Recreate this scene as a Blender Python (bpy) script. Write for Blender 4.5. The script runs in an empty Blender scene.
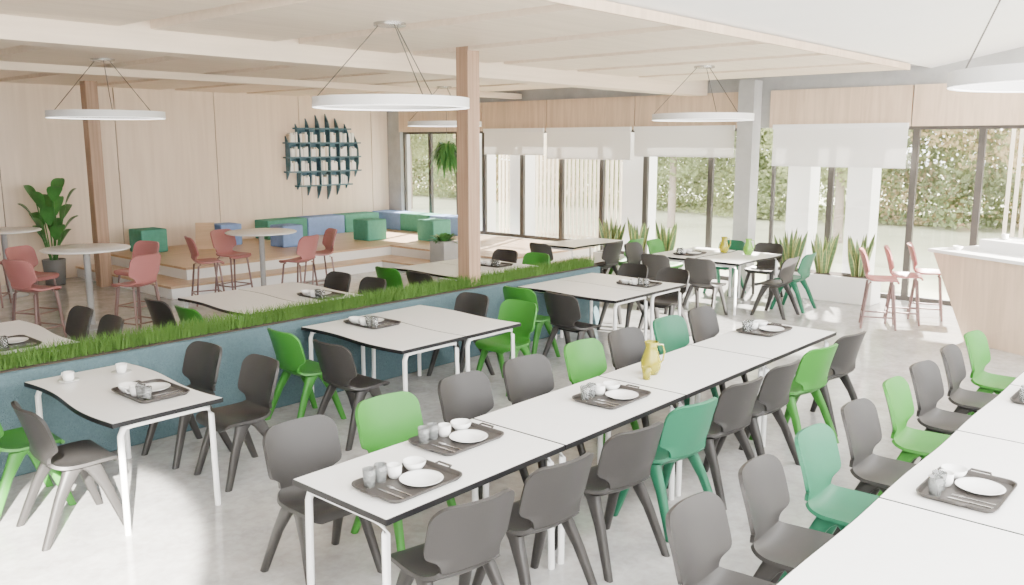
import bpy, bmesh, math, random
from mathutils import Vector, Matrix
random.seed(7)
C = bpy.context.scene.collection

# ------------------------------------------------------------------ materials
def mat(name, col, rough=0.5, metal=0.0, spec=0.5, noise=None, bump=None, trans=0.0, emit=None, coat=0.0, grain=None):
    m = bpy.data.materials.new(name); m.use_nodes = True
    nt = m.node_tree; b = nt.nodes["Principled BSDF"]
    b.inputs["Base Color"].default_value = (*col, 1)
    b.inputs["Roughness"].default_value = rough
    b.inputs["Metallic"].default_value = metal
    b.inputs["Specular IOR Level"].default_value = spec
    b.inputs["Transmission Weight"].default_value = trans
    b.inputs["Coat Weight"].default_value = coat
    if emit:
        b.inputs["Emission Color"].default_value = (*emit[0], 1)
        b.inputs["Emission Strength"].default_value = emit[1]
    tc = nt.nodes.new("ShaderNodeTexCoord")
    if noise:
        sc, amt, stretch = noise
        mp = nt.nodes.new("ShaderNodeMapping"); mp.inputs["Scale"].default_value = stretch
        n = nt.nodes.new("ShaderNodeTexNoise"); n.inputs["Scale"].default_value = sc
        n.inputs["Detail"].default_value = 8; n.inputs["Roughness"].default_value = .6
        r = nt.nodes.new("ShaderNodeValToRGB")
        r.color_ramp.elements[0].position = 0.3; r.color_ramp.elements[1].position = 0.7
        r.color_ramp.elements[0].color = (*[c*(1-amt) for c in col], 1)
        r.color_ramp.elements[1].color = (*[min(1, c*(1+amt)) for c in col], 1)
        nt.links.new(tc.outputs["Object"], mp.inputs["Vector"])
        nt.links.new(mp.outputs["Vector"], n.inputs["Vector"])
        nt.links.new(n.outputs["Fac"], r.inputs["Fac"])
        out = r.outputs["Color"]
        if grain:
            gs, gst, ga = grain
            mp2 = nt.nodes.new("ShaderNodeMapping"); mp2.inputs["Scale"].default_value = gst
            n3 = nt.nodes.new("ShaderNodeTexNoise"); n3.inputs["Scale"].default_value = gs; n3.inputs["Detail"].default_value = 5
            n3.inputs["Distortion"].default_value = .6
            r3 = nt.nodes.new("ShaderNodeValToRGB"); r3.color_ramp.elements[0].position = .35; r3.color_ramp.elements[1].position = .62
            r3.color_ramp.elements[0].color = (1-ga, 1-ga*1.15, 1-ga*1.3, 1); r3.color_ramp.elements[1].color = (1,1,1,1)
            mx = nt.nodes.new("ShaderNodeMix"); mx.data_type = 'RGBA'; mx.blend_type = 'MULTIPLY'; mx.inputs[0].default_value = 1
            nt.links.new(tc.outputs["Object"], mp2.inputs["Vector"]); nt.links.new(mp2.outputs["Vector"], n3.inputs["Vector"])
            nt.links.new(n3.outputs["Fac"], r3.inputs["Fac"])
            nt.links.new(out, mx.inputs[6]); nt.links.new(r3.outputs["Color"], mx.inputs[7]); out = mx.outputs[2]
        nt.links.new(out, b.inputs["Base Color"])
    if bump:
        n2 = nt.nodes.new("ShaderNodeTexNoise"); n2.inputs["Scale"].default_value = bump[0]
        bp = nt.nodes.new("ShaderNodeBump"); bp.inputs["Strength"].default_value = bump[1]
        bp.inputs["Distance"].default_value = 0.01
        nt.links.new(tc.outputs["Object"], n2.inputs["Vector"])
        nt.links.new(n2.outputs["Fac"], bp.inputs["Height"])
        nt.links.new(bp.outputs["Normal"], b.inputs["Normal"])
    return m
def thin(name, col, tr, sc=1.3, amt=.14):
    m = bpy.data.materials.new(name); m.use_nodes = True; nt = m.node_tree; nt.nodes.clear()
    o = nt.nodes.new("ShaderNodeOutputMaterial"); mx = nt.nodes.new("ShaderNodeMixShader")
    d = nt.nodes.new("ShaderNodeBsdfDiffuse"); t = nt.nodes.new("ShaderNodeBsdfTranslucent")
    n = nt.nodes.new("ShaderNodeTexNoise"); n.inputs["Scale"].default_value = sc
    r = nt.nodes.new("ShaderNodeValToRGB")
    r.color_ramp.elements[0].position = .3; r.color_ramp.elements[1].position = .7
    r.color_ramp.elements[0].color = (*[c*(1-amt) for c in col], 1); r.color_ramp.elements[1].color = (*[min(1,c*(1+amt)) for c in col], 1)
    tc = nt.nodes.new("ShaderNodeTexCoord"); nt.links.new(tc.outputs["Object"], n.inputs["Vector"])
    nt.links.new(n.outputs["Fac"], r.inputs["Fac"])
    nt.links.new(r.outputs["Color"], d.inputs["Color"]); nt.links.new(r.outputs["Color"], t.inputs["Color"])
    mx.inputs[0].default_value = tr
    nt.links.new(d.outputs[0], mx.inputs[1]); nt.links.new(t.outputs[0], mx.inputs[2]); nt.links.new(mx.outputs[0], o.inputs[0])
    return m

M = {}
M['grey'] = mat('chair_grey', (0.034, 0.032, 0.031), 0.42, spec=.32, bump=(220, .03))
M['green'] = mat('chair_green', (0.040, 0.195, 0.026), 0.42, spec=.32, bump=(220, .03))
M['teal'] = mat('chair_teal', (0.018, 0.130, 0.070), 0.42, spec=.32, bump=(220, .03))
M['red'] = mat('chair_red', (0.37, 0.145, 0.14), 0.42, spec=.35, bump=(220, .05))
M['redmetal'] = mat('stool_frame_paint', (0.24, 0.155, 0.15), 0.4, metal=.3)
M['top'] = mat('table_laminate', (0.84, 0.835, 0.82), 0.30, noise=(8, .02, (1, 1, 1)))
M['edge'] = mat('table_edge_black', (0.008, 0.008, 0.009), 0.5, spec=.3)
M['whitemetal'] = mat('white_powdercoat', (0.82, 0.82, 0.82), 0.35)
M['greymetal'] = mat('grey_powdercoat', (0.33, 0.33, 0.33), 0.4)
M['tray'] = mat('tray_grey', (0.055, 0.049, 0.045), 0.5, spec=.35, bump=(300, .1))
M['porcelain'] = mat('porcelain', (0.88, 0.88, 0.87), 0.2, coat=.3)
M['steel'] = mat('steel', (0.5, 0.5, 0.5), 0.25, metal=1)
M['glass'] = mat('clear_glass', (0.93, 0.96, 0.96), 0.05, trans=.85)
M['yellow'] = mat('yellow_glass', (0.70, 0.64, 0.05), 0.1, trans=.65)
M['greenglass'] = mat('green_glass', (0.25, 0.55, 0.08), 0.15, trans=.35)
M['floor'] = mat('polished_concrete', (0.46, 0.457, 0.45), 0.13, noise=(3.2, .20, (1, 1, 1)), bump=(30, .015), grain=(18, (1,1,1), .12))
M['wood'] = mat('pale_birch', (0.76, 0.625, 0.495), 0.42, noise=(3, .03, (1, 1, .12)), grain=(7, (1.5,1.5,.09), .08))
M['woodwarm'] = mat('warm_birch', (0.69, 0.535, 0.395), 0.42, noise=(3, .05, (1, 1, .12)), grain=(9, (1.5,1.5,.12), .15))
M['woodceil'] = mat('ceiling_birch', (0.80, 0.68, 0.55), 0.5, noise=(3, .03, (.12, 1, 1)), grain=(9, (.09,1.5,1.5), .08))
M['woodfloor'] = mat('oak_platform', (0.63, 0.45, 0.29), 0.35, noise=(4, .10, (.15, 2, 1)), grain=(14, (.08,1.5,1.5), .16))
M['woodcol'] = mat('timber_column', (0.40, 0.265, 0.18), 0.5, noise=(6, .08, (1, 1, .08)), grain=(16, (2,2,.06), .25))
M['gap'] = mat('joint_dark', (0.14, 0.105, 0.08), 0.8)
M['white'] = mat('white_paint', (0.88, 0.88, 0.875), 0.6, noise=(2, .015, (1, 1, 1)))
M['concrete'] = mat('raw_concrete', (0.38, 0.38, 0.375), 0.8, noise=(2.5, .14, (1, 1, 1)))
M['frame'] = mat('window_frame_bronze', (0.075, 0.068, 0.062), 0.5, spec=.35)
M['blind'] = thin('roller_blind', (0.91, 0.905, 0.89), .2, 300, .01)
M['felt'] = mat('teal_felt', (0.085, 0.135, 0.153), 0.95, spec=.1, noise=(60, .12, (1, 1, 1)), bump=(110, .9))
M['grass'] = thin('grass_blades', (0.115, 0.225, 0.055), .3)
M['leaf'] = mat('leaf_green', (0.05, 0.18, 0.04), 0.4, noise=(6, .35, (1, 1, 1)))
M['snake'] = mat('snake_leaf', (0.10, 0.18, 0.07), 0.45, noise=(14, .35, (1, 1, 3)))
M['snakeedge'] = mat('snake_leaf_edge', (0.42, 0.42, 0.15), 0.45, noise=(14, .15, (1, 1, 3)))
M['soil'] = mat('soil', (0.05, 0.035, 0.025), 0.95)
M['cushgreen'] = mat('pouf_green', (0.09, 0.30, 0.22), 0.85, spec=.2, noise=(12, .08, (1, 1, 1)), bump=(200, .3))
M['cushblue'] = mat('pouf_blue', (0.22, 0.33, 0.60), 0.85, spec=.2, noise=(12, .08, (1, 1, 1)), bump=(200, .3))
M['shelf'] = mat('shelf_slate_blue', (0.07, 0.145, 0.185), 0.5)
M['book'] = mat('book_white', (0.82, 0.81, 0.78), 0.7)
M['book2'] = mat('book_grey', (0.50, 0.52, 0.52), 0.7)
M['book3'] = mat('book_tan', (0.58, 0.50, 0.40), 0.7)
M['lampglow'] = mat('ring_diffuser', (0.9, 0.9, 0.9), 0.4, emit=((1, .98, .95), 4))
M['ring'] = mat('lamp_ring_white', (0.72, 0.72, 0.72), 0.45)
M['pot'] = mat('dark_pot', (0.14, 0.14, 0.14), 0.5)
M['bark'] = mat('bark', (0.3, 0.25, 0.22), 0.9)
M['tree1'] = thin('foliage_green', (0.37, 0.41, 0.22), .45, .6, .3)
M['tree2'] = thin('foliage_yellow', (0.62, 0.50, 0.32), .45, .6, .22)
M['tree3'] = thin('foliage_olive', (0.28, 0.33, 0.18), .45, .6, .3)
M['lawn'] = mat('lawn', (0.40, 0.42, 0.29), 0.9, noise=(.5, .15, (1, 1, 1)))
M['slat'] = mat('timber_slats', (0.74, 0.66, 0.55), 0.7)
g = bpy.data.materials.new('window_glass'); g.use_nodes = True
nt = g.node_tree; nt.nodes.clear()
o = nt.nodes.new("ShaderNodeOutputMaterial"); mx = nt.nodes.new("ShaderNodeMixShader")
t = nt.nodes.new("ShaderNodeBsdfTransparent"); gl = nt.nodes.new("ShaderNodeBsdfGlossy")
gl.inputs["Roughness"].default_value = .02; mx.inputs[0].default_value = .05
nt.links.new(t.outputs[0], mx.inputs[1]); nt.links.new(gl.outputs[0], mx.inputs[2]); nt.links.new(mx.outputs[0], o.inputs[0])
M['pane'] = g

# ------------------------------------------------------------------ mesh builder
class MB:
    def __init__(s): s.v = []; s.f = []; s.m = []; s.s = []
    def add(s, vs, fs, mi=0, sm=False):
        o = len(s.v); s.v += [tuple(v) for v in vs]
        for f in fs: s.f.append([i+o for i in f]); s.m.append(mi); s.s.append(sm)
        return s
    def box(s, x0, x1, y0, y1, z0, z1, mi=0):
        vs = [(x0,y0,z0),(x1,y0,z0),(x1,y1,z0),(x0,y1,z0),(x0,y0,z1),(x1,y0,z1),(x1,y1,z1),(x0,y1,z1)]
        return s.add(vs, [(0,3,2,1),(4,5,6,7),(0,1,5,4),(1,2,6,5),(2,3,7,6),(3,0,4,7)], mi)
    def prism(s, poly, z0, z1, mi=0):
        n = len(poly)
        s.add([(x,y,z0) for x,y in poly]+[(x,y,z1) for x,y in poly], [(i,(i+1)%n,n+(i+1)%n,n+i) for i in range(n)]+[tuple(range(n-1,-1,-1)), tuple(range(n,2*n))], mi)
        return s
    def tube(s, pts, rad, n=8, mi=0, closed=False, cap=True, flat=1.0):
        pts = [Vector(p) for p in pts]; k = len(pts)
        if not isinstance(rad, (list, tuple)): rad = [rad]*k
        vs = []; up = Vector((0,0,1))
        for i, p in enumerate(pts):
            if closed: d = pts[(i+1) % k]-pts[i-1]
            else: d = pts[min(i+1,k-1)]-pts[max(i-1,0)]
            d.normalize()
            u = up if abs(d.z) < .9 else Vector((0,1,0))
            a = d.cross(u).normalized(); b = a.cross(d).normalized()
            for j in range(n):
                t = 2*math.pi*j/n
                vs.append(p + a*math.cos(t)*rad[i]*flat + b*math.sin(t)*rad[i])
        fs = []
        for i in range(k if closed else k-1):
            for j in range(n):
                fs.append((i*n+j, i*n+(j+1)%n, ((i+1)%k)*n+(j+1)%n, ((i+1)%k)*n+j))
        s.add(vs, fs, mi, True)
        if cap and not closed:
            s.add(vs[:n], [tuple(range(n-1,-1,-1))], mi); s.add(vs[-n:], [tuple(range(n))], mi)
        return s
    def beam(s, pts, wy, wx, mi=0):
        vs = []; k = len(pts); n = 12
        sec = [(math.copysign(abs(math.cos(t))**.7, math.cos(t)), math.copysign(abs(math.sin(t))**.7, math.sin(t))) for t in [2*math.pi*(j+.5)/n for j in range(n)]]
        for (x,y,z), a, b in zip(pts, wy, wx):
            for sx, sy in sec: vs.append((x+sx*b, y+sy*a, z))
        s.add(vs, [(i*n+j,(i+1)*n+j,(i+1)*n+(j+1)%n,i*n+(j+1)%n) for i in range(k-1) for j in range(n)], mi, True)
        s.add(vs[:n], [tuple(range(n))], mi); s.add(vs[-n:], [tuple(range(n-1,-1,-1))], mi)
        return s
    def lathe(s, prof, n=24, c=(0,0,0), mi=0, sm=True):
        vs = []
        for r, z in prof:
            for j in range(n):
                t = 2*math.pi*j/n; vs.append((c[0]+r*math.cos(t), c[1]+r*math.sin(t), c[2]+z))
        fs = [(i*n+j, i*n+(j+1)%n, (i+1)*n+(j+1)%n, (i+1)*n+j) for i in range(len(prof)-1) for j in range(n)]
        return s.add(vs, fs, mi, sm)
    def mesh(s, name, mats, sharp=None):
        me = bpy.data.meshes.new(name)
        me.from_pydata(s.v, [], s.f)
        for m in mats: me.materials.append(M[m])
        me.polygons.foreach_set('material_index', s.m); me.polygons.foreach_set('use_smooth', s.s)
        me.update()
        if sharp: me.set_sharp_from_angle(angle=math.radians(sharp))
        return me

def bevel_mesh(me, w, seg=2):
    bm = bmesh.new(); bm.from_mesh(me)
    bmesh.ops.remove_doubles(bm, verts=bm.verts, dist=1e-5)
    bmesh.ops.bevel(bm, geom=[e for e in bm.edges if e.is_manifold and e.calc_face_angle(0) > .5], offset=w, segments=seg, affect='EDGES', profile=.5)
    bm.to_mesh(me); bm.free(); return me

def add_obj(name, me, parent=None, M4=None, label=None):
    o = bpy.data.objects.new(name, me); C.objects.link(o)
    if parent: o.parent = parent
    if M4 is not None: o.matrix_local = M4
    if label: o["label"] = label
    return o
def struct(name, me, loc=(0,0,0), label=None):
    o = add_obj(name, me); o.location = loc; o["kind"] = "structure"
    o["label"] = label or name; o["category"] = name.split('_')[0]
    return o
def single(name, me, label, cat, loc=(0,0,0), rz=0, group=None, kind=None):
    o = add_obj(name, me); o.location = loc; o.rotation_euler = (0,0,rz)
    o["label"] = label; o["category"] = cat
    if group: o["group"] = group
    if kind: o["kind"] = kind
    return o
def thing(name, kit, label, cat, loc, rz=0, group=None):
    e = bpy.data.objects.new(name, None); C.objects.link(e)
    e.empty_display_size = .1; e.location = loc; e.rotation_euler = (0,0,rz)
    e["label"] = label; e["category"] = cat
    if group: e["group"] = group
    for pn, me, lab in kit: add_obj(pn, me, e, None, lab)
    return e

# ------------------------------------------------------------------ chairs
def catmull(pts, n):
    out = []
    P = [pts[0]]+pts+[pts[-1]]
    for i in range(1, len(P)-2):
        for k in range(n):
            t = k/n
            out.append(tuple(.5*((2*P[i][d])+(-P[i-1][d]+P[i+1][d])*t+(2*P[i-1][d]-5*P[i][d]+4*P[i+1][d]-P[i+2][d])*t*t+(-P[i-1][d]+3*P[i][d]-3*P[i+1][d]+P[i+2][d])*t**3) for d in range(len(pts[0]))))
    out.append(pts[-1]); return out
SEATP = [(.222,.408,.150,0),(.221,.425,.185,0),(.211,.444,.208,.1),(.18,.456,.220,.4),(.10,.450,.227,.8),(.02,.438,.229,1.2),(-.07,.435,.224,1.4),
        (-.12,.445,.208,1.4),(-.150,.462,.188,1.2),(-.168,.483,.170,.8)]
def backrow(z):
    y = -.172 - .25*(z-.49) - .10*max(0,z-.6)*max(0,z-.6)*8*.3
    w = .231; R = .085
    t = (z-(.838-R))/R
    if t > 0: w = .231-R+R*math.sqrt(max(0,1-min(1,t)**2))
    q = (z-.557)/.018
    s = 1/(1+math.exp(-q*1.5)); w2 = .162+(w-.162)*s
    return (y, z, w2, .5+.5*min(1,(z-.49)/.08))
BZ = [.490,.502,.515,.526,.535,.543,.551,.559,.567,.576,.588,.602,.62,.645,.67,.70,.73,.75,.765,.78,.792,.803,.812,.820,.827,.833,.837,.838]
ROWS = catmull(SEATP, 3)+[backrow(z) for z in BZ]
SPL = len(SEATP)*3-2
def shell_part(rows, dz=0.0, thick=.020, name='s', mt='grey', wide=1.0):
    nx = 18; bm = bmesh.new(); g = []
    for (y, z, w, c) in rows:
        r = []
        for i in range(nx+1):
            a = -1+2*i/nx; x = a*w*wide
            back = min(1, max(0, (z-.46)/.1)); back = back*back*(3-2*back)
            xx = (x/.22)**2
            yy = y + back*.052*c*xx
            zz = z + (1-back)*.022*c*xx
            r.append(bm.verts.new((x, yy, zz+dz)))
        g.append(r)
    for i in range(len(g)-1):
        for j in range(nx):
            bm.faces.new((g[i][j], g[i][j+1], g[i+1][j+1], g[i+1][j]))
    bmesh.ops.recalc_face_normals(bm, faces=bm.faces)
    bmesh.ops.solidify(bm, geom=bm.faces[:], thickness=thick)
    for f in bm.faces: f.smooth = True
    me = bpy.data.meshes.new(name); bm.to_mesh(me); bm.free(); me.materials.append(M[mt])
    me.set_sharp_from_angle(angle=math.radians(50)); return me
def chair_kit(mt):
    seat = shell_part(ROWS[:SPL+1], name='seat_'+mt, mt=mt)
    back = shell_part(ROWS[SPL:], name='backrest_'+mt, mt=mt)
    kit = [('seat', seat, None), ('backrest', back, None)]
    for sx in (-1, 1):
        f = MB().beam([(sx*.172,.045,.432),(sx*.180,.072,.40),(sx*.196,.130,.27),(sx*.226,.220,.0)], [.068,.050,.034,.024], [.028,.027,.024,.020])
        r = MB().beam([(sx*.172,-.045,.432),(sx*.182,-.077,.40),(sx*.202,-.150,.27),(sx*.238,-.262,.0)], [.068,.050,.035,.025], [.028,.027,.024,.020])
        kit.append(('leg', f.mesh('leg', [mt], 60), None)); kit.append(('leg', r.mesh('leg', [mt], 60), None))
    fr = MB()
    fr.tube([(-.172,.05,.405),(.172,.05,.405)], .016, 8)
    fr.tube([(-.172,-.05,.405),(.172,-.05,.405)], .016, 8)
    kit.append(('seat_frame', fr.mesh('seat_frame', [mt]), None))
    return kit
CK = {c: chair_kit(c) for c in ('grey','green','teal')}
CL = {'grey': 'dark grey moulded plastic school chair', 'green': 'bright green moulded plastic school chair', 'teal': 'teal green moulded plastic school chair'}
def chair(x, y, ang, c, where, grp, z=0):
    j = random.uniform(-4, 4)
    return thing('dining_chair', CK[c], CL[c]+' '+where, 'chair', (x, y, z), math.radians(ang-90+j), grp)
def stool_kit():
    dz = .19
    kit = [('seat', shell_part(ROWS[:SPL+1], dz, name='stool_seat', mt='red', wide=.98), None),
           ('backrest', shell_part(ROWS[SPL:], dz, name='stool_back', mt='red', wide=.98), None)]
    for sx in (-1, 1):
        for sy in (-1, 1):
            kit.append(('leg', MB().tube([(sx*.15,sy*.12,.612),(sx*.165,sy*.15,.590),(sx*.205,sy*.21,0)], .0145, 8).mesh('stool_leg', ['redmetal']), None))
    q = [(-.198,-.20),(.198,-.20),(.198,.20),(-.198,.20)]
    fr = MB()
    for i in range(4):
        a, b = q[i], q[(i+1)%4]; fr.tube([(*a,.16),(*b,.16)], .011, 8)
    kit.append(('footrest', fr.mesh('footrest', ['redmetal']), None))
    return kit
SK = stool_kit()
def stool(x, y, ang, where, grp):
    return thing('bar_chair', SK, 'dusty red high chair with thin legs '+where, 'chair', (x, y, 0), math.radians(ang-90), grp)

# ------------------------------------------------------------------ tables
def table_kit(L, W, wave=.022, hgt=.74):
    n = 24
    def outline(e):
        lo = []; hi = []
        for i in range(n+1):
            x = -L/2-e+(L+2*e)*i/n; w = wave*math.sin(2*math.pi*i/n)
            lo.append((x, -W/2+w-e)); hi.append((x, W/2+w+e))
        return lo+hi[::-1]
    k = [('table_top', MB().prism(outline(0), hgt-.006, hgt).mesh('table_top', ['top']), None),
         ('edge_band', MB().prism(outline(.005), hgt-.030, hgt-.0015).mesh('edge_band', ['edge']), 'black table edge band')]
    ix, iy = L/2-.045, W/2-.06
    for sx in (-1, 1):
        for sy in (-1, 1):
            m = MB().tube([(sx*ix,sy*(iy-.07),hgt-.05),(sx*ix,sy*(iy-.02),hgt-.057),(sx*ix,sy*iy,hgt-.105),(sx*(ix+.01),sy*(iy+.005),0.02),(sx*(ix+.01),sy*(iy+.005),0)], .020, 10)
            k.append(('leg', m.mesh('table_leg', ['whitemetal']), None))
    fr = MB()
    for sx in (-1, 1): fr.tube([(sx*ix,-iy+.07,hgt-.05),(sx*ix,iy-.07,hgt-.05)], .020, 8)
    for sy in (-1, 1): fr.tube([(-ix,sy*(iy-.1),hgt-.05),(ix,sy*(iy-.1),hgt-.05)], .0165, 8)
    k.append(('under_frame', fr.mesh('under_frame', ['whitemetal']), None))
    return k
TK = table_kit(1.284, .71, 0)
TR = table_kit(1.284, .80, .005)
TB = table_kit(1.38, .72, .028)
def table(kit, x, y, ang, where, grp):
    return thing('dining_table', kit, 'white dining table with black edge '+where, 'table', (x, y, 0), math.radians(ang), grp)

for i in range(4): table(TK, 2.34+.655+1.302*i, 3.19, 0, 'in the long middle row', 'tables of the middle row')
for x, c in zip((2.72,3.36,4.05,4.69,5.40,5.99,6.68,7.28), ('grey','green','grey','grey','green','grey','teal','grey')):
    chair(x, 3.82, -92, c, 'at the middle row', 'chairs of the middle row')
for x, c in zip((2.68,3.30,3.98,4.62,5.26,5.88,6.58,7.2), ('grey','grey','grey','teal','grey','grey','green','grey')):
    chair(x, 2.78, 84, c, 'at the middle row', 'chairs of the middle row')
for i in range(5): table(TR, 2.76+.655+1.302*i, .87, 0, 'in the row by the aisle', 'tables of the aisle row')
for x, c in zip((3.22,3.87,4.52,5.17,5.87,6.44,7.14,7.81), ('grey','grey','teal','grey','green','grey','grey','green')):
    chair(x, 1.56, -90, c, 'at the aisle row', 'chairs of the aisle row')
table(TB, 2.50, 5.78, 90, 'standing beside the planter', None)
for x, y, a, c in ((2.05,5.52,0,'grey'),(1.95,6.1,0,'green'),(3.2,5.5,180,'grey'),(3.15,6.2,180,'grey')):
    chair(x, y, a, c, 'at the single table', 'chairs of the single table')
def block(x, y, chairsL, chairsR, where):
    gt = 'pushed together tables '+where; gc = 'chairs '+where
    for k in (0, 1): table(TB, x+(k-.5)*.735, y, 90, where, gt)
    for dy, c in chairsL: chair(x-.95, y+dy, 0, c, where, gc)
    for dy, c in chairsR: chair(x+.95, y+dy, 180, c, where, gc)
block(5.25, 5.88, [(.33,'green'),(-.33,'grey')], [(-.3,'green'),(.35,'grey')], 'beside the planter')
block(8.25, 5.88, [(.3,'green'),(-.3,'grey')], [(.35,'grey'),(-.25,'grey')], 'near the planter end')
block(5.25, 8.15, [(.3,'grey'),(-.33,'green')], [(-.3,'grey'),(.35,'grey')], 'behind the planter')
block(8.3, 8.15, [(.3,'green'),(-.3,'grey')], [(.35,'grey'),(-.25,'green')], 'by the platform')
block(2.2, 8.15, [], [(-.3,'grey'),(.35,'grey')], 'behind the near planter')
for k in range(2):
    table(TB, 11.7, 5.9+k*.76, 0, 'by the windows', 'tables by the windows')
for x, y, a, c in ((11.45,5.2,90,'grey'),(12.05,5.2,90,'teal'),(10.75,5.9,0,'grey'),(10.75,6.6,0,'grey'),(12.62,5.95,180,'grey'),(12.62,6.6,180,'teal'),(11.45,7.38,-90,'grey'),(12.1,7.38,-90,'green')):
    chair(x, y, a, c, 'by the windows', 'chairs by the windows')
table(TB, 11.7, 8.78, 0, 'near the window planters', 'tables by the windows')
for x, y, a, c in ((11.4,8.12,90,'grey'),(12.0,8.12,90,'green'),(10.72,8.7,0,'grey')):
    chair(x, y, a, c, 'near the window planters', 'chairs by the windows')

# ------------------------------------------------------------------ bar tables & stools
def rt_kit():
    top = MB().lathe([(0,1.05),(.52,1.05),(.535,1.042),(.535,1.032),(.52,1.024),(0,1.024)], 48).mesh('round_top', ['top'], 40)
    col = MB().lathe([(.042,.02),(.042,1.024)], 16).mesh('pedestal', ['greymetal'])
    base = MB().lathe([(0,.03),(.05,.03),(.26,.015),(.27,.0),(0,0)], 32).mesh('base', ['greymetal'])
    return [('table_top', top, None), ('pedestal', col, None), ('base', base, None)]
RK = rt_kit()
def barset(x, y, pts):
    thing('bar_table', RK, 'round white high table on a grey pedestal', 'table', (x, y, 0), 0, 'round high tables')
    for px, py in pts:
        stool(px, py, math.degrees(math.atan2(y-py, x-px)), 'around a round table', 'red high chairs around round tables')
barset(4.72, 11.6, [(4.95,10.75),(5.48,11.85),(3.95,11.3),(4.35,12.4)])
barset(7.42, 11.75, [(6.62,12.0),(7.3,12.42),(7.62,11.08),(8.3,11.5)])
barset(4.85, 14.95, [(4.35,14.2),(4.05,15.0)])

# ------------------------------------------------------------------ tableware
def rr(w, d, r, n=5):
    out = []
    for cx, cy, a0 in ((w/2-r,d/2-r,0),(-w/2+r,d/2-r,90),(-w/2+r,-d/2+r,180),(w/2-r,-d/2+r,270)):
        for i in range(n+1):
            a = math.radians(a0+90*i/n); out.append((cx+r*math.cos(a), cy+r*math.sin(a)))
    return out
def tray_mesh():
    mb = MB(); a = rr(.44,.32,.04); b = rr(.46,.34,.05); c = rr(.475,.355,.055); n = len(a)
    rings = [[(x,y,.004) for x,y in a], [(x,y,.022) for x,y in b], [(x,y,.024) for x,y in c], [(x,y,.018) for x,y in c], [(x,y,.0) for x,y in a]]
    vs = sum(rings, [])
    fs = [(i*n+j, i*n+(j+1)%n, (i+1)*n+(j+1)%n, (i+1)*n+j) for i in range(4) for j in range(n)]
    mb.add(vs, fs); mb.add(rings[0], [tuple(range(n))]); mb.add(rings[4], [tuple(range(n-1,-1,-1))])
    return mb.mesh('tray', ['tray'])
TRAY = tray_mesh()
TH = MB().tube([(.0,-.05,.0),(.022,-.045,.006),(.022,.045,.006),(0,.05,0)], .006, 6).mesh('tray_handle', ['tray'])
PLATE = MB().lathe([(0,.006),(.065,.006),(.085,.012),(.108,.02),(.110,.019),(.088,.008),(.06,0),(0,0)], 36).mesh('plate', ['porcelain'])
BOWL = MB().lathe([(0,.0),(.032,.0),(.055,.03),(.062,.052),(.059,.052),(.050,.03),(.028,.008),(0,.008)], 28).mesh('bowl', ['porcelain'])
CUPB = MB().lathe([(0,0),(.028,0),(.036,.02),(.039,.065),(.036,.065),(.033,.02),(.024,.006),(0,.006)], 24).mesh('cup_body', ['porcelain'])
CUPH = MB().tube([(.036,0,.052),(.056,0,.054),(.062,0,.038),(.052,0,.02),(.036,0,.018)], .005, 8).mesh('cup_handle', ['porcelain'])
GLASS = MB().lathe([(0,0),(.027,0),(.033,.09),(.031,.09),(.025,.006),(0,.006)], 20).mesh('glass', ['glass'])
YGLASS = MB().lathe([(0,0),(.027,0),(.033,.09),(.031,.09),(.025,.006),(0,.006)], 20).mesh('tinted_glass', ['yellow'])
SAUCER = MB().lathe([(0,.004),(.03,.004),(.07,.014),(.071,.012),(.03,0),(0,0)], 28).mesh('saucer', ['porcelain'])
def knife():
    mb = MB(); mb.prism([(-.1,-.006),(0,-.005),(0,.005),(-.1,.006)], 0, .004); mb.prism([(0,-.008),(.08,-.008),(.1,0),(.08,.006),(0,.006)], .001, .003)
    return mb.mesh('knife', ['steel'])
def fork():
    mb = MB(); mb.prism([(-.1,-.005),(.03,-.003),(.03,.003),(-.1,.005)], 0, .003); mb.prism([(.03,-.004),(.045,-.011),(.055,-.011),(.055,.011),(.045,.011),(.03,.004)], 0, .003)
    for k in range(4): y = -.0105+k*.0055; mb.box(.055,.09,y,y+.003,0,.0025)
    return mb.mesh('fork', ['steel'])
KN, FK = knife(), fork()
def put(me, nm, lab, cat, c, dx, dy, dz, ang, grp, rz=0):
    ca, sa = math.cos(ang), math.sin(ang)
    return single(nm, me, lab, cat, (c[0]+dx*ca-dy*sa, c[1]+dx*sa+dy*ca, c[2]+dz), ang+rz, grp)
def tray_set(x, y, ang=0):
    a = math.radians(ang); c = (x, y, .7405)
    e = thing('serving_tray', [('tray_body', TRAY, None)], 'dark grey serving tray carrying dishes on a table', 'tray', c, a, 'serving trays')
    for sx in (-1, 1):
        h = add_obj('handle', TH, e); h.location = (sx*.234, 0, .020); h.rotation_euler = (0,0,0 if sx > 0 else math.pi)
    put(PLATE, 'plate', 'white round plate on a tray', 'plate', c, .05, -.045, .0045, a, 'white plates')
    put(BOWL, 'bowl', 'small white bowl on a tray', 'bowl', c, .13, .095, .0045, a, 'white bowls')
    thing('cup', [('cup_body', CUPB, None), ('handle', CUPH, None)], 'white porcelain cup on a tray', 'cup', (c[0]-math.sin(a)*.1, c[1]+math.cos(a)*.1, c[2]+.0045), a+1, 'white cups')
    put(GLASS, 'drinking_glass', 'clear drinking glass on a tray', 'glass', c, -.16, .10, .0045, a, 'drinking glasses')
    put(GLASS, 'drinking_glass', 'clear drinking glass on a tray', 'glass', c, -.085, .105, .0045, a, 'drinking glasses')
    put(KN, 'knife', 'steel knife lying on a tray', 'knife', c, -.155, -.05, .0045, a, 'steel cutlery', math.pi/2)
    put(FK, 'fork', 'steel fork lying on a tray', 'fork', c, -.105, -.05, .0045, a, 'steel cutlery', math.pi/2)
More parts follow.
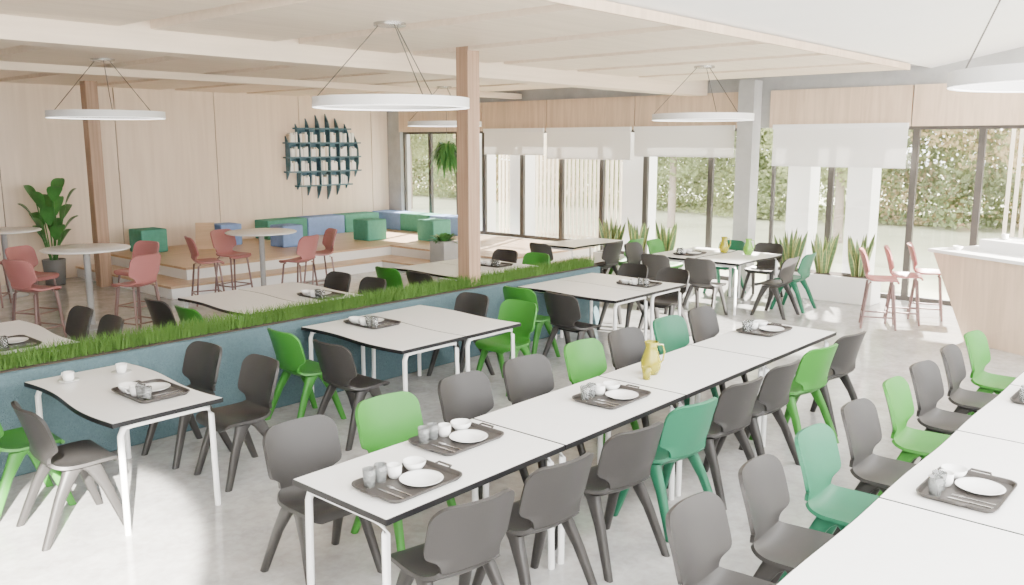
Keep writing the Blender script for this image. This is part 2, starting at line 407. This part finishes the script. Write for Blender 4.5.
for t in ((2.70,3.08,0),(3.30,3.34,0),(4.56,3.16,0),(7.16,3.33,0),(4.42,.98,0),(6.4,1.0,0),(2.6,5.55,90),(5.04,6.2,90),(8.6,5.6,90),(5.62,7.78,90),(8.65,8.0,90),(11.5,6.6,0),(2.5,7.8,90)):
    tray_set(*t)
def cup_on_table(x, y, rz=0, z=.7405, lab='white porcelain cup on a saucer'):
    single('saucer', SAUCER, 'white saucer under a cup', 'saucer', (x, y, z), 0, 'saucers')
    thing('cup', [('cup_body', CUPB, None), ('handle', CUPH, None)], lab, 'cup', (x, y, z+.0045), rz, 'white cups')
cup_on_table(2.35, 6.25, 2); cup_on_table(2.70, 6.2, .5)
def pitcher(x, y, m, z=.7405):
    b = MB().lathe([(0,0),(.05,0),(.072,.045),(.072,.10),(.050,.165),(.040,.20),(.050,.24),(.047,.24),(.037,.20),(.047,.165),(.068,.10),(.067,.045),(.045,.008),(0,.008)], 28)
    h = MB().tube([(.045,0,.22),(.085,0,.215),(.098,0,.16),(.088,0,.10),(.070,0,.08)], .007, 8)
    thing('pitcher', [('pitcher_body', b.mesh('pitcher_body', [m]), None), ('handle', h.mesh('pitcher_handle', [m]), None)],
          ('yellow' if m == 'yellow' else 'green')+' tinted glass pitcher on a table', 'pitcher', (x, y, z), -.8)
pitcher(5.25, 3.3, 'yellow'); pitcher(12.0, 6.3, 'yellow'); pitcher(12.0, 5.9, 'greenglass')
single('drinking_glass', YGLASS, 'yellow tinted drinking glass beside the pitcher', 'glass', (5.10, 3.24, .7405), 0, 'drinking glasses')

# ------------------------------------------------------------------ planter partition with grass
def grass(x0, x1, y0, y1, z, n, h):
    mb = MB()
    for i in range(n):
        x = random.uniform(x0, x1); y = random.uniform(y0, y1); hh = h*random.uniform(.45, 1.3)
        a = random.uniform(0, 6.28); w = .0030; lx = random.gauss(0,.035); ly = random.gauss(0,.035)
        dx, dy = math.cos(a)*w, math.sin(a)*w
        vs = [(x-dx,y-dy,z),(x+dx,y+dy,z),(x+dx*.8+lx*.4,y+dy*.8+ly*.4,z+hh*.6),(x-dx*.8+lx*.4,y-dy*.8+ly*.4,z+hh*.6),(x+lx,y+ly,z+hh)]
        mb.add(vs, [(0,1,2,3),(3,2,4)])
    return mb.mesh('grass', ['grass'])
PX0, PX1, PY0, PY1 = 0.6, 9.3, 6.66, 6.96
pb = bevel_mesh(MB().box(PX0,PX1,PY0,PY1,0,.78).mesh('partition_body', ['felt']), .02)
soil = MB().box(PX0+.03,PX1-.03,PY0+.03,PY1-.03,.775,.79).mesh('soil', ['soil'])
thing('planter_partition', [('partition_body', pb, None), ('soil', soil, 'dark soil strip')], 'long blue-grey felt covered planter partition between tables', 'planter', (0,0,0))
single('grass', grass(PX0+.05,PX1-.05,PY0+.06,PY1-.06,.7905,16000,.12), 'strip of fresh green grass growing in the partition', 'grass', kind='stuff')

# ------------------------------------------------------------------ plants
def leaf_strip(mb, base, dirxy, L, lift, w, droop, n=8, mi=0, fold=.25):
    d = Vector((math.cos(dirxy), math.sin(dirxy), 0)); s = Vector((-d.y, d.x, 0))
    vs = []
    for i in range(n+1):
        t = i/n
        p = Vector(base) + d*(L*math.cos(lift)*t) + Vector((0,0,L*math.sin(lift)*t - droop*t*t*L))
        ww = w*math.sin(math.pi*min(1,(t*.93+.05)))**.7
        vs += [p - s*ww + Vector((0,0,fold*ww)), p, p + s*ww + Vector((0,0,fold*ww))]
    fs = []
    for i in range(n):
        for j in range(2): a = i*3+j; fs.append((a, a+1, a+4, a+3))
    mb.add(vs, fs, mi, True)
def snake_mesh(seed):
    r = random.Random(seed); mb = MB()
    for i in range(20):
        a = i*2.4+r.uniform(-.3,.3); rad = r.uniform(.02,.11); b = Vector((rad*math.cos(a), rad*math.sin(a), 0)); L = r.uniform(.38,.68)
        t = rad*2.0+r.uniform(0,.05); w = r.uniform(.034,.048); ta = r.uniform(0,3.14)
        d = Vector((math.cos(a)*t, math.sin(a)*t, 1)).normalized(); s = Vector((math.cos(ta), math.sin(ta), 0))
        vs = []
        for k in range(9):
            q = k/8; ww = w*(.62+.45*math.sin(q*2.3))*(1-q**4.5); p = b+d*L*q+Vector((math.cos(a),math.sin(a),0))*.03*q*q
            vs += [p-s*ww, p-s*ww*.68, p+s*ww*.68, p+s*ww]
        for j, mi in ((0,1),(1,0),(2,1)):
            mb.add(vs, [(4*k+j,4*k+j+1,4*k+j+5,4*k+j+4) for k in range(8)], mi, True)
    return mb.mesh('snake_leaves', ['snake','snakeedge'])
SN = [snake_mesh(i) for i in range(3)]
def planter_box(x0, x1, y0, y1, h):
    b = bevel_mesh(MB().box(-(x1-x0)/2,(x1-x0)/2,-(y1-y0)/2,(y1-y0)/2,0,h).mesh('box_body', ['white']), .01)
    s = MB().box(-(x1-x0)/2+.02,(x1-x0)/2-.02,-(y1-y0)/2+.02,(y1-y0)/2-.02,h-.01,h+.006).mesh('soil', ['soil'])
    thing('planter_box', [('box_body', b, None), ('soil', s, 'dark soil')], 'low white planter box below the windows', 'planter', ((x0+x1)/2,(y0+y1)/2,0), 0, 'white window planter boxes')
planter_box(13.0,13.4,4.4,6.05,.40); planter_box(13.0,13.4,7.6,9.5,.40)
for i, y in enumerate((4.68,5.22,5.78,8.05,8.65,9.22)):
    single('snake_plant', SN[i%3], 'upright snake plant with yellow edged pointed leaves', 'plant', (13.2, y, .407), i*1.1, 'snake plants in the window boxes')
mb = MB(); r = random.Random(3)
for i in range(17):
    a = i*2.4; lift = r.uniform(1.0,1.4)
    b = (math.cos(a)*.04, math.sin(a)*.04, .24); st = Vector(b); L1 = .14+.028*i
    e = st+Vector((math.cos(a)*L1*math.cos(lift), math.sin(a)*L1*math.cos(lift), L1*1.1))
    mb.tube([st, (st+e)/2+Vector((0,0,.03)), e], .009, 6)
    leaf_strip(mb, e, a, .32, lift*.82, .11, .3)
fol = mb.mesh('foliage', ['leaf'])
pot = MB().lathe([(0,0),(.14,0),(.17,.26),(.155,.26),(.145,.24),(0,.24)], 28).mesh('pot', ['pot'])
thing('potted_plant', [('pot', pot, None), ('foliage', fol, None)], 'tall broad-leaved plant in a dark pot near the wooden wall', 'plant', (5.80,15.6,.0), 0).scale = (1.1,1.1,1.68)
mb = MB(); r = random.Random(5)
for i in range(110):
    a = r.uniform(0,6.28); leaf_strip(mb, (math.cos(a)*.08,math.sin(a)*.08,r.uniform(-.05,.14)), a, r.uniform(.15,.36), r.uniform(-1.0,.9), .035, r.uniform(.5,1.4), 5)
hp = [('foliage', mb.mesh('foliage', ['leaf']), None), ('hanging_pot', MB().lathe([(0,-.1),(.09,-.1),(.12,.04),(.1,.04),(0,.0)], 20).mesh('hanging_pot', ['pot']), None),
      ('cord', MB().tube([(0,0,0),(0,0,1.2)], .006, 6).mesh('cord', ['pot']), None)]
thing('hanging_plant', hp, 'trailing green plant hanging from the ceiling by the window', 'plant', (12.6,12.95,2.25))
mb = MB()
for i in range(60):
    a = r.uniform(0,6.28); leaf_strip(mb, (math.cos(a)*.06,math.sin(a)*.06,.38), a, r.uniform(.14,.30), r.uniform(.3,1.4), .035, .4, 5)
thing('potted_plant', [('pot', bevel_mesh(MB().box(-.17,.17,-.17,.17,0,.4).mesh('pot', ['concrete']), .01), None), ('foliage', mb.mesh('foliage', ['leaf']), None)],
      'bushy green plant in a square grey pot on the step', 'plant', (10.9,11.3,.2)).scale = (1.1,1.1,1.1)

# ------------------------------------------------------------------ room shell
WX, WY = 13.8, 16.2
struct('floor', MB().box(-4,WX+.2,-4,WY+.2,-.1,0).mesh('floor', ['floor']), label='polished light grey concrete floor')
mb = MB(); mb.box(-4,WX+.2,WY+.02,WY+.2,0,3.5,1)
xs = [-4,-2.7,-.7,1.3,3.3,5.3,7.3,9.3,11.3,13.3,13.8]
for a, b in zip(xs[:-1], xs[1:]): mb.box(a+.008,b-.008,WY,WY+.02,0,3.5,0)
struct('wall_left', mb.mesh('wall_left', ['wood','gap']), label='pale birch panelled wall with vertical joints')
struct('wall_blocker_back', MB().box(-4.2,-4,-4,WY+.2,0,5.1).mesh('wall_blocker_back', ['white']), label='unseen white wall added to cut fill light from behind')  # out of view, added to reduce flat fill light from behind the camera
struct('wall_blocker_right', MB().box(-4,WX+.3,-4.2,-4,0,1.7).mesh('wall_blocker_right', ['white']), label='unseen low white wall added to block low side light')  # out of view, added so floor-level light comes from above, deepening shade under tables
def plat(name, x0, x1, y0, y1, z0, z1, label):
    mb = MB(); mb.box(x0,x1,y0,y1,z0,z1-.035,0); mb.box(x0-.02,x1,y0-.02,y1,z1-.035,z1,1)
    o = single(name, mb.mesh(name, ['white','woodfloor']), label, 'platform'); o["kind"] = "structure"
plat('trim_1', 6.4, WX, 12.7, WY, 0, .2, 'low white step with oak tread')
plat('trim_2', 6.9, WX, 13.15, WY, .2, .4, 'raised oak platform with white riser')
plat('trim_3', 10.6, WX, 9.6, 12.68, 0, .2, 'low white step with oak tread')
plat('trim_4', 11.2, WX, 10.05, 13.12, .2, .4, 'raised oak platform with white riser')
zt, zp = 2.64, 3.24
mb = MB()
mb.box(WX,WX+.3,-4,WY,zt,4.9,0)
mb.box(WX,WX+.3,15.75,WY,0,zt,0)
mb.box(WX,WX+.3,-4,-1.5,0,zt,0)
struct('wall_windows', mb.mesh('wall_windows', ['concrete']), label='concrete header wall above the windows')
mb = MB()
for a, b in ((15.75,13.05),(13.05,11.25),(11.25,9.15),(9.15,7.05),(6.5,4.25),(4.25,2.0),(2.0,-.3),(-.3,-2.5)):
    mb.box(WX-.05,WX,b+.012,a-.012,zt,zp)
struct('trim_5', mb.mesh('trim_5', ['woodwarm']), label='birch fascia panels above the windows')
wl = [(15.7,14.8),(14.8,13.9),(13.9,13.1),(13.1,12.0),(12.0,10.95),(10.95,9.95),(9.95,8.95),(8.95,7.6),(7.6,7.0),(6.45,5.45),(5.45,4.2),(4.2,3.3),(3.3,2.0),(2.0,.7),(.7,-1.5)]
for i, (a, b) in enumerate(wl):
    z0 = .4 if b > 9.6 else 0.0
    mb = MB(); w = .045
    mb.box(WX+.05,WX+.12,b,b+w,z0,zt); mb.box(WX+.05,WX+.12,a-w,a,z0,zt)
    mb.box(WX+.05,WX+.12,b+w,a-w,z0,z0+.07); mb.box(WX+.05,WX+.12,b+w,a-w,zt-.05,zt)
    mb.box(WX+.085,WX+.092,b+w,a-w,z0+.07,zt-.05,1)
    struct('window_%d' % (i+1), mb.mesh('window', ['frame','pane']), label='tall bronze framed window pane')
for (a, b, zb) in ((12.95,11.3,2.17),(11.22,9.2,2.10),(9.12,7.1,2.17),(6.4,4.28,2.04)):
    cloth = MB().box(WX-.075,WX-.071,b,a,zb,zt+.02).mesh('blind_fabric', ['blind'])
    bar = MB().box(WX-.083,WX-.063,b,a,zb-.025,zb).mesh('bottom_bar', ['white'])
    cas = MB().box(WX-.11,WX-.051,b,a,zt-.03,zt+.05).mesh('cassette', ['white'])
    thing('roller_blind', [('blind_fabric', cloth, None), ('bottom_bar', bar, None), ('cassette', cas, None)], 'white roller blind partly lowered over a window', 'blind', (0,0,0), 0, 'roller blinds')
struct('trim_6', MB().box(13.38,13.66,6.60,6.88,0,3.4).mesh('trim_6', ['concrete']), label='square concrete column in front of the windows')
mb = MB(); mb.box(-4,12.75,4.05,WY,3.51,3.65,1); mb.box(12.75,WX,4.05,WY,3.51,3.65,0)
struct('ceiling', mb.mesh('ceiling', ['concrete','gap']), label='ceiling slab above timber panels')
def cpanels(name, y0, y1, label):
    mb = MB(); xx = -1.05
    while xx < 12.6:
        x1 = min(xx+1.55-.06, 12.75)
        mb.box(xx+.04, x1, y0, y1, 3.475, 3.505)
        mb.box(xx+.22, x1, y0, y1, 3.385, 3.475)
        xx += 1.55
    struct(name, mb.mesh(name, ['woodceil']), label=label)
cpanels('trim_7', 4.06, 7.64, 'pale birch lapped ceiling panels with gaps')
cpanels('trim_8', 8.01, WY-.05, 'pale birch ceiling panels over the platform')
struct('trim_9', MB().box(-4,WX-.06,7.65,8.0,3.20,3.509).mesh('trim_9', ['woodceil']), label='deep birch ceiling beam')
struct('trim_10', MB().box(-4,WX-.06,11.9,12.1,3.28,3.38).mesh('trim_10', ['woodceil']), label='birch ceiling beam')
struct('trim_11', MB().box(-4,12.75,4.01,4.05,3.38,3.46).mesh('trim_11', ['woodwarm']), label='birch ceiling edge fascia')
RY = .2; rz = 3.47+(4.05-RY)*.19
mb = MB()
v = [(-4,4.05,3.47),(WX,4.05,3.47),(WX,RY,rz),(-4,RY,rz),(-4,4.05,3.57),(WX,4.05,3.57),(WX,RY,rz+.1),(-4,RY,rz+.1)]
mb.add(v, [(0,1,2,3),(7,6,5,4),(0,4,5,1),(2,6,7,3)])
struct('ceiling_1', mb.mesh('ceiling_slope', ['white']), label='white sloping ceiling')
def tcol(x, y, w, z0, z1, lab):
    o = single('timber_column', bevel_mesh(MB().box(-w/2,w/2,-w/2,w/2,0,z1-z0).mesh('column', ['woodcol']), .006, 1), lab, 'column', (x,y,z0)); o["kind"] = "structure"
tcol(7.0,6.85,.185,0,3.475,'brown timber column rising through the planter partition')
tcol(6.28,14.8,.2,0,3.475,'brown timber column near the wooden wall')

def pendant(x, y, R=.66, zr=2.73, zc=3.385):
    ring = MB().lathe([(R,-.04),(R,.04),(R-.03,.04),(R-.03,-.03),(R,-.04)], 72).mesh('ring', ['ring'], 40)
    dif = MB().lathe([(R-.003,-.042),(R-.029,-.042),(R-.029,-.036),(R-.003,-.036),(R-.003,-.042)], 72).mesh('diffuser', ['lampglow'], 40)
    can = MB().lathe([(0,0),(.135,0),(.135,-.025),(0,-.025)], 32, (0,0,zc-zr)).mesh('canopy', ['steel'], 40)
    kit = [('ring', ring, 'flat white ring'), ('diffuser', dif, 'glowing ring underside'), ('canopy', can, None)]
    for k in range(3):
        a = math.radians(41.5+90+k*120)
        kit.append(('cable', MB().tube([(math.cos(a)*(R-.015),math.sin(a)*(R-.015),.04),(math.cos(a)*.1,math.sin(a)*.1,zc-zr-.025)], .0045, 6).mesh('cable', ['frame']), 'thin dark cable'))
    thing('pendant_lamp', kit, 'large white ring pendant lamp on thin cables', 'lamp', (x, y, zr), 0, 'ring pendant lamps')
pendant(4.95,5.75); pendant(10.4,5.85); pendant(4.75,10.75); pendant(11.05,11.4); pendant(5.37,.80, zc=4.08)

# ------------------------------------------------------------------ poufs & bench seats
def pouf_mesh(w, d, h, m): return bevel_mesh(MB().box(-w/2,w/2,-d/2,d/2,0,h).mesh('pouf', [m]), .025, 3)
PG, PB_ = pouf_mesh(.50,.50,.43,'cushgreen'), pouf_mesh(.46,.46,.42,'cushblue')
for x, y, c in ((7.50,15.65,'g'),(9.05,15.6,'b'),(9.72,14.5,'b'),(11.55,14.2,'g'),(12.35,13.1,'g')):
    single('pouf', PG if c == 'g' else PB_, ('green' if c == 'g' else 'blue')+' upholstered cube pouf on the platform', 'pouf', (x,y,.4), 0, 'cube poufs on the platform')
cols = ['cushgreen','cushblue','cushgreen']
for i, x in enumerate((10.55,11.55,12.55)):
    single('bench_seat', bevel_mesh(MB().box(-.49,.49,-.25,.25,0,.40).mesh('bench_seat', [cols[i]]), .02, 3), ('green' if i != 1 else 'blue')+' upholstered bench block along the wooden wall', 'bench', (x,15.92,.4), 0, 'upholstered bench blocks')
for i, y in enumerate((15.68,14.68,13.68)):
    single('bench_seat', bevel_mesh(MB().box(-.25,.25,-.49,.49,0,.40).mesh('bench_seat', [cols[(i+1)%2]]), .02, 3), ('green' if (i+1)%2 == 0 else 'blue')+' upholstered bench block below the windows', 'bench', (13.48,y,.4), 0, 'upholstered bench blocks')
st = MB(); st.add([(-.17,-.12,0),(.17,-.12,0),(.17,-.02,.5),(-.17,-.02,.5),(-.17,-.10,0),(.17,-.10,0),(.17,0,.5),(-.17,0,.5)], [(0,1,2,3),(7,6,5,4),(0,4,5,1),(1,5,6,2),(2,6,7,3),(3,7,4,0)])
leg = MB().add([(-.17,.15,0),(.17,.15,0),(.17,0.02,.49),(-.17,0.02,.49),(-.17,.13,0),(.17,.13,0),(.17,0.0,.49),(-.17,0.0,.49)], [(3,2,1,0),(4,5,6,7),(1,5,4,0),(2,6,5,1),(3,7,6,2),(0,4,7,3)])
thing('wooden_stand', [('front_panel', st.mesh('front_panel', ['woodfloor']), None), ('rear_panel', leg.mesh('rear_panel', ['woodfloor']), None)], 'small folded wooden stand beside the cube poufs', 'stand', (8.45,15.3,.4), -.7)

# ------------------------------------------------------------------ bookshelf
bx, bz, BW, BH = 11.85, 2.08, 1.85, 1.9
nf = 8; kit = []
topz = [.46,.72,.84,.92,.95,.86,.74,.48]; botz = [-.48,-.70,-.84,-.92,-.95,-.86,-.72,-.46]
for i in range(nf):
    xx = -BW/2+BW*i/(nf-1); hi = topz[i]; lo = botz[i]
    pr = [(0,lo),(-.012,lo),(-.08,lo+.10),(-.13,lo+.20),(-.165,lo+.32),(-.165,hi-.32),(-.13,hi-.20),(-.08,hi-.10),(-.012,hi),(0,hi)]
    n = len(pr)
    vs = [(xx-.010,y,z) for y,z in pr]+[(xx+.010,y,z) for y,z in pr]
    kit.append(('fin', MB().add(vs, [tuple(range(n)), tuple(range(2*n-1,n-1,-1))]+[(j,n+j,n+(j+1)%n,(j+1)%n) for j in range(n)]).mesh('fin', ['shelf']), None))
shz = [(-.62,1,6),(-.31,0,7),(0,0,7),(.31,0,7),(.62,1,6)]
for z, i0, i1 in shz:
    xa = -BW/2+BW*i0/(nf-1)-.07; xb = -BW/2+BW*i1/(nf-1)+.07
    kit.append(('shelf', MB().box(xa,xb,-.17,0,z-.016,z+.016).mesh('shelf', ['shelf']), None))
x1b = BW/2-BW/(nf-1)
kit.append(('back_panel', MB().box(-BW/2,BW/2,-.008,0,-.31,.31).box(-x1b,x1b,-.008,0,.31,.62).box(-x1b,x1b,-.008,0,-.62,-.31).mesh('back_panel', ['shelf']), None))
thing('bookshelf', kit, 'slate-blue wall bookshelf with curved pointed uprights', 'shelf', (bx, WY-.005, bz))
r = random.Random(11); BM = {}
for i in range(nf-1):
    xa = -BW/2+BW*i/(nf-1)+.014; xb = xa+BW/(nf-1)-.028
    for z, i0, i1 in shz[:4]:
        if i < i0 or i >= i1: continue
        x = xa+.003; stop = r.uniform(.55,1.0)
        while x < xb-.035:
            w = r.choice((.020,.026,.034)); h = r.choice((.16,.18,.20,.215))
            if x-xa < (xb-xa)*stop:
                key = (w, h, r.choice((0,0,0,0,1,2)))
                if key not in BM: BM[key] = MB().box(0,w,-.12,0,0,h,0).mesh('book', [('book','book2','book3')[key[2]]])
                single('book', BM[key], 'pale spined book on the wall shelf', 'book', (bx+x, WY-.025, bz+z+.0165), 0, 'books on the wall shelf')
            x += w+.002

# ------------------------------------------------------------------ serving counter
def quad_prism(mb, p0, p1, z0, z1, mi=0):
    n = len(p0); vs = [(x,y,z0) for x,y in p0]+[(x,y,z1) for x,y in p1]
    mb.add(vs, [tuple(range(n-1,-1,-1)), tuple(range(n,2*n))]+[(i,(i+1)%n,n+(i+1)%n,n+i) for i in range(n)], mi)
b0 = [(11.42,2.72),(10.45,.75),(11.2,.35),(12.1,2.4)]; b1 = [(11.65,3.22),(10.3,.7),(11.2,.3),(12.5,2.8)]
mb = MB(); quad_prism(mb, b0, b1, 0, 1.04)
tp = [(11.64,3.28),(10.25,.68),(11.22,.25),(12.55,2.83)]
m2 = MB(); quad_prism(m2, tp, tp, 1.04, 1.08)
m3 = MB(); q = [(11.85,2.75),(11.1,1.2),(11.6,1.0),(12.4,2.5)]; quad_prism(m3, q, q, 1.08, 1.22)
thing('serving_counter', [('counter_body', mb.mesh('counter_body', ['woodwarm']), None), ('counter_top', m2.mesh('counter_top', ['white']), 'white counter top'), ('raised_shelf', m3.mesh('raised_shelf', ['white']), None)],
      'angular birch serving counter with a white top', 'counter', (0,0,0))
for x, y in ((12.0,2.5),(11.9,2.2)):
    cup_on_table(x, y, 1, 1.2205)
single('bowl', BOWL, 'small white bowl on the serving counter', 'bowl', (11.7,2.95,1.0805), 0, 'white bowls')
for x, y, a in ((11.60,3.82,-68),(12.12,3.68,-70),(12.65,3.54,-72)):
    stool(x, y, a, 'by the serving counter', 'red high chairs at the counter')

# ------------------------------------------------------------------ outside
single('lawn', MB().box(14.2,90,-50,90,-.4,-.2).mesh('lawn', ['lawn']), 'grass lawn outside the windows', 'lawn')
for i, (y0, y1) in enumerate(((9.9,9.35),(6.45,6.05),(5.42,5.02),(14.0,13.7),(12.9,12.5))):
    single('exterior_pier', MB().box(14.5,14.9,y1,y0,-.2,3.6).mesh('pier', ['white']), 'white exterior pier outside the windows', 'pier', group='exterior piers')
def screen(y0, y1, x=15.3):
    mb = MB(); y = y0
    while y < y1: mb.box(x,x+.04,y,y+.05,-.2,3.5); y += .115
    mb.box(x+.04,x+.07,y0,y1,.3,.38); mb.box(x+.04,x+.07,y0,y1,3.0,3.08)
    single('timber_screen', mb.mesh('timber_screen', ['slat']), 'screen of thin vertical timber slats outside', 'screen', group='timber slat screens')
screen(9.9,14.0); screen(.2,3.2)
import numpy as np
def leaf_cloud(blobs, seed, size, name, mats, zmin=0.0, per=700):
    rs = np.random.RandomState(seed); V = []; MI = []
    for cx, cy, cz, cr, mi in blobs:
        d = rs.normal(size=(per,3)); d /= np.linalg.norm(d, axis=1)[:,None]; d *= (cr*rs.uniform(.55,1.08,size=(per,1)))
        p = d+np.array([cx,cy,cz]); p[:,2] = np.maximum(p[:,2], zmin+size)
        a = rs.normal(size=(per,3)); a /= np.linalg.norm(a,axis=1)[:,None]
        q = rs.normal(size=(per,3)); b = np.cross(a,q); b /= np.linalg.norm(b,axis=1)[:,None]
        a *= size; b *= size*.7
        V.append(np.stack([p-a,p-b,p+a,p+b],axis=1).reshape(-1,3)); MI += [mi]*per
    V = np.concatenate(V); n = len(V)//4
    me = bpy.data.meshes.new(name); me.from_pydata(V.tolist(), [], np.arange(4*n).reshape(-1,4).tolist())
    for m in mats: me.materials.append(M[m])
    me.polygons.foreach_set('material_index', MI); me.update(); return me
r = random.Random(21); blobs = []
y = -14
while y < 52:
    z = .4
    big = r.choice((0,0,1,2))
    while z < 11.5:
        mi = big if r.random() < .65 else r.choice((0,1,2))
        for dx in (0, 2.6):
            blobs.append((29+dx+r.uniform(-1.0,1.0)+z*.1, y+r.uniform(-.8,.8), z+r.uniform(-.3,.3), r.uniform(1.1,1.9), mi))
        z += 1.5
    y += 1.7
single('hedge', leaf_cloud(blobs, 5, .085, 'hedge', ['tree1','tree2','tree3'], -.15, 1000), 'tall belt of green and yellowing foliage outside', 'hedge', kind='stuff')
def crown(seed, m, z0=2.2, H=6.5, R=1.6, nb=16):
    r = random.Random(seed); bl = []
    for k in range(nb):
        a = r.uniform(0,6.28); q = r.uniform(0,R); bl.append((q*math.cos(a), q*math.sin(a), r.uniform(z0,H), r.uniform(.7,1.2), 0))
    return leaf_cloud(bl, seed, .06, 'crown', [m], 0, 1100)
CR = [crown(1,'tree1'), crown(2,'tree2'), crown(3,'tree3')]
TRK = MB().tube([(0,0,0),(.05,0,2),(0,.1,5)], [.13,.10,.05], 8).mesh('trunk', ['bark'])
for i, (y, k) in enumerate(((-3,0),(3.2,1),(8.6,0),(14.0,2),(20,1),(26,0))):
    thing('tree', [('trunk', TRK, None), ('crown', CR[k], None)], ('yellowing' if k == 1 else 'green')+' leafy tree outside the windows', 'tree', (22.6+.6*(i%2), y, -.195), i*1.3, 'trees outside')

# ------------------------------------------------------------------ light
w = bpy.data.worlds.new('World'); bpy.context.scene.world = w; w.use_nodes = True
bg = w.node_tree.nodes["Background"]; bg.inputs[0].default_value = (1.0,.99,.975,1); bg.inputs[1].default_value = 13.0
sd = bpy.data.lights.new('sun','SUN'); sd.energy = 60; sd.angle = math.radians(1.5); sd.color = (1,.94,.84)
so = bpy.data.objects.new('sun', sd); C.objects.link(so)
so.rotation_euler = Vector((-.8,-.3,-.72)).to_track_quat('-Z','Y').to_euler()
def spot(name, loc, tgt, size, power, rad):
    l = bpy.data.lights.new(name, 'SPOT'); l.energy = power; l.spot_size = math.radians(size); l.spot_blend = .3; l.shadow_soft_size = rad; l.color = (1,.95,.86)
    ob = bpy.data.objects.new(name, l); C.objects.link(ob); ob.location = loc
    ob.rotation_euler = (Vector(tgt)-Vector(loc)).to_track_quat('-Z','Y').to_euler()
spot('sun_patch_spot', (-2.2,-3.5,5.0), (1.8,4.95,0), 8, 110000, .05)  # added out-of-frame spot standing in for a sun patch beside the single table
spot('sun_patch_spot', (13.2,-8,5.0), (10.6,4.6,0), 12, 180000, .12)  # second added spot, imitates sunlight on the floor towards the counter
cd = bpy.data.cameras.new('camera'); cd.lens = 866/1024*36; cd.sensor_width = 36; cd.clip_end = 300
co = bpy.data.objects.new('camera', cd); C.objects.link(co)
co.location = (0,0,2.4)
co.rotation_euler = (math.pi/2-math.atan(150/866), 0, math.radians(41.53-90))
bpy.context.scene.camera = co
